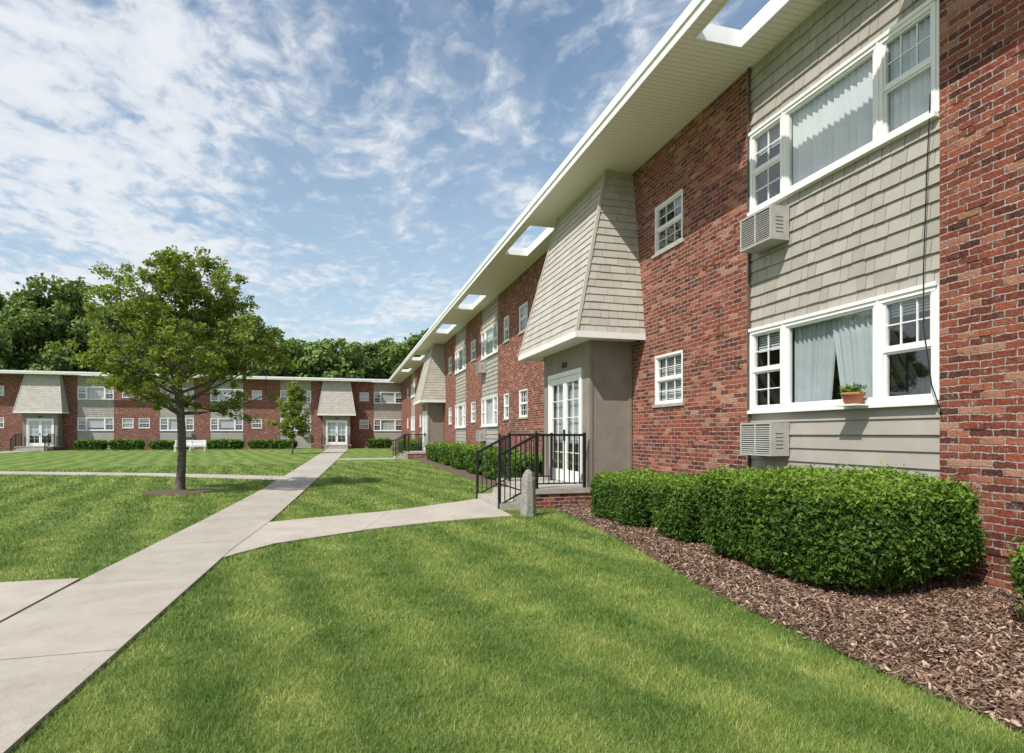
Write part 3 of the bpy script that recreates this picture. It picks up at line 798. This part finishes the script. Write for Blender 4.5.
lathe([(0.0, 0), (.085, 0), (.115, .10), (.13, .10), (.13, .135), (.115, .135), (.11, .12), (0, .12)], pc, M['terra'], 'pot')
X = np.array(pc)+np.array([0, 0, .17])+rng.normal(0, .038, (260, 3))*np.array([.9, 1.9, .7])
Vq, A = leaf_quads(X, rng.normal(size=(260, 3)), .024, 2)
mesh_np('plant_leaves', Vq, np.arange(len(Vq)).reshape(-1, 4), M['hedge'], pr, attr=A)
sh = Acc(lambda s, n, z: (WX-n, s, z)); sh.box('white', 5.46, 5.78, .061, .26, ZW[0][0]-.022, ZW[0][0]-.004)
sh.emit(pr, {'white': 'sill_shelf'})

# ------------------------------------------------------------------ light and sky
sdir = Vector((-.54, -.36, .76)).normalized()
el = math.asin(sdir.z); az = math.atan2(sdir.x, sdir.y)
L = D.lights.new('sun', 'SUN'); L.energy = 5.0; L.angle = math.radians(.5); L.color = (1, .95, .87)
lo = D.objects.new('sun', L); coll.objects.link(lo); lo.rotation_euler = sdir.to_track_quat('Z', 'Y').to_euler()
w = D.worlds.new('World'); scene.world = w; w.use_nodes = True; nt = w.node_tree
bg = nt.nodes['Background']
sky = nt.nodes.new('ShaderNodeTexSky'); sky.sky_type = 'NISHITA'; sky.sun_disc = False
sky.sun_elevation = el; sky.sun_rotation = az % (2*math.pi); sky.air_density = 1.2; sky.dust_density = .6; sky.ozone_density = 1.2
tc = nt.nodes.new('ShaderNodeTexCoord'); sp_ = nt.nodes.new('ShaderNodeSeparateXYZ'); nt.links.new(tc.outputs['Generated'], sp_.inputs[0])
z = mathn(nt, 'MAXIMUM', sp_.outputs[2], .03)
zq = mathn(nt, 'ADD', z, .06)
cx = mathn(nt, 'DIVIDE', sp_.outputs[0], zq); cy = mathn(nt, 'DIVIDE', sp_.outputs[1], zq)
cb = nt.nodes.new('ShaderNodeCombineXYZ'); nt.links.new(cx, cb.inputs[0]); nt.links.new(cy, cb.inputs[1])
mp = nt.nodes.new('ShaderNodeMapping'); mp.inputs['Rotation'].default_value = (0, 0, .6); mp.inputs['Scale'].default_value = (1, .7, 1); nt.links.new(cb.outputs[0], mp.inputs[0])
mask = noise(nt, mp.outputs[0], 1.1, 3, .55, .4)
mask = mathn(nt, 'ADD', mask, mathn(nt, 'MULTIPLY', cx, -.12))
puff = noise(nt, mp.outputs[0], 13, 5, .55, .4)
wisp = noise(nt, mp.outputs[0], 2.6, 8, .64, 1.0)
m1 = ramp(nt, mask, [(.43, (0, 0, 0)), (.66, (1, 1, 1))])
a = mathn(nt, 'ADD', mathn(nt, 'MULTIPLY', puff, .50), mathn(nt, 'MULTIPLY', wisp, .50))
a = mathn(nt, 'ADD', a, mathn(nt, 'MULTIPLY_ADD', m1, .18, -.08))
dens = ramp(nt, a, [(.42, (0, 0, 0)), (.50, (.28, .28, .28)), (.58, (.76, .76, .76)), (.68, (.95, .95, .95))])
hz = mathn(nt, 'SUBTRACT', 1.0, mathn(nt, 'MULTIPLY', z, 1.9), clamp=True)
hz = mathn(nt, 'MULTIPLY', hz, .68)
skyc = mixc(nt, 1.0, sky.outputs[0], (1.38, 1.40, 1.34), 'MULTIPLY')
skyc = mixc(nt, hz, skyc, (4.9, 6.1, 7.3))
veil = ramp(nt, wisp, [(.36, (0, 0, 0)), (.72, (.28, .28, .28))])
skyc = mixc(nt, veil, skyc, (6.4, 6.9, 7.5))
c = mixc(nt, dens, skyc, (7.6, 7.9, 8.3))
nt.links.new(c, bg.inputs['Color']); bg.inputs['Strength'].default_value = .112

# ------------------------------------------------------------------ camera
cam = D.cameras.new('camera'); co = D.objects.new('camera', cam); coll.objects.link(co)
co.location = (0, 0, 1.5); co.rotation_euler = (math.radians(90), 0, -math.radians(15.7))
cam.lens = 20.9; cam.sensor_width = 36; cam.shift_y = 57.5/1024; cam.clip_end = 3000
scene.camera = co
scene.view_settings.view_transform = 'Standard'; scene.view_settings.look = 'None'; scene.view_settings.exposure = 0
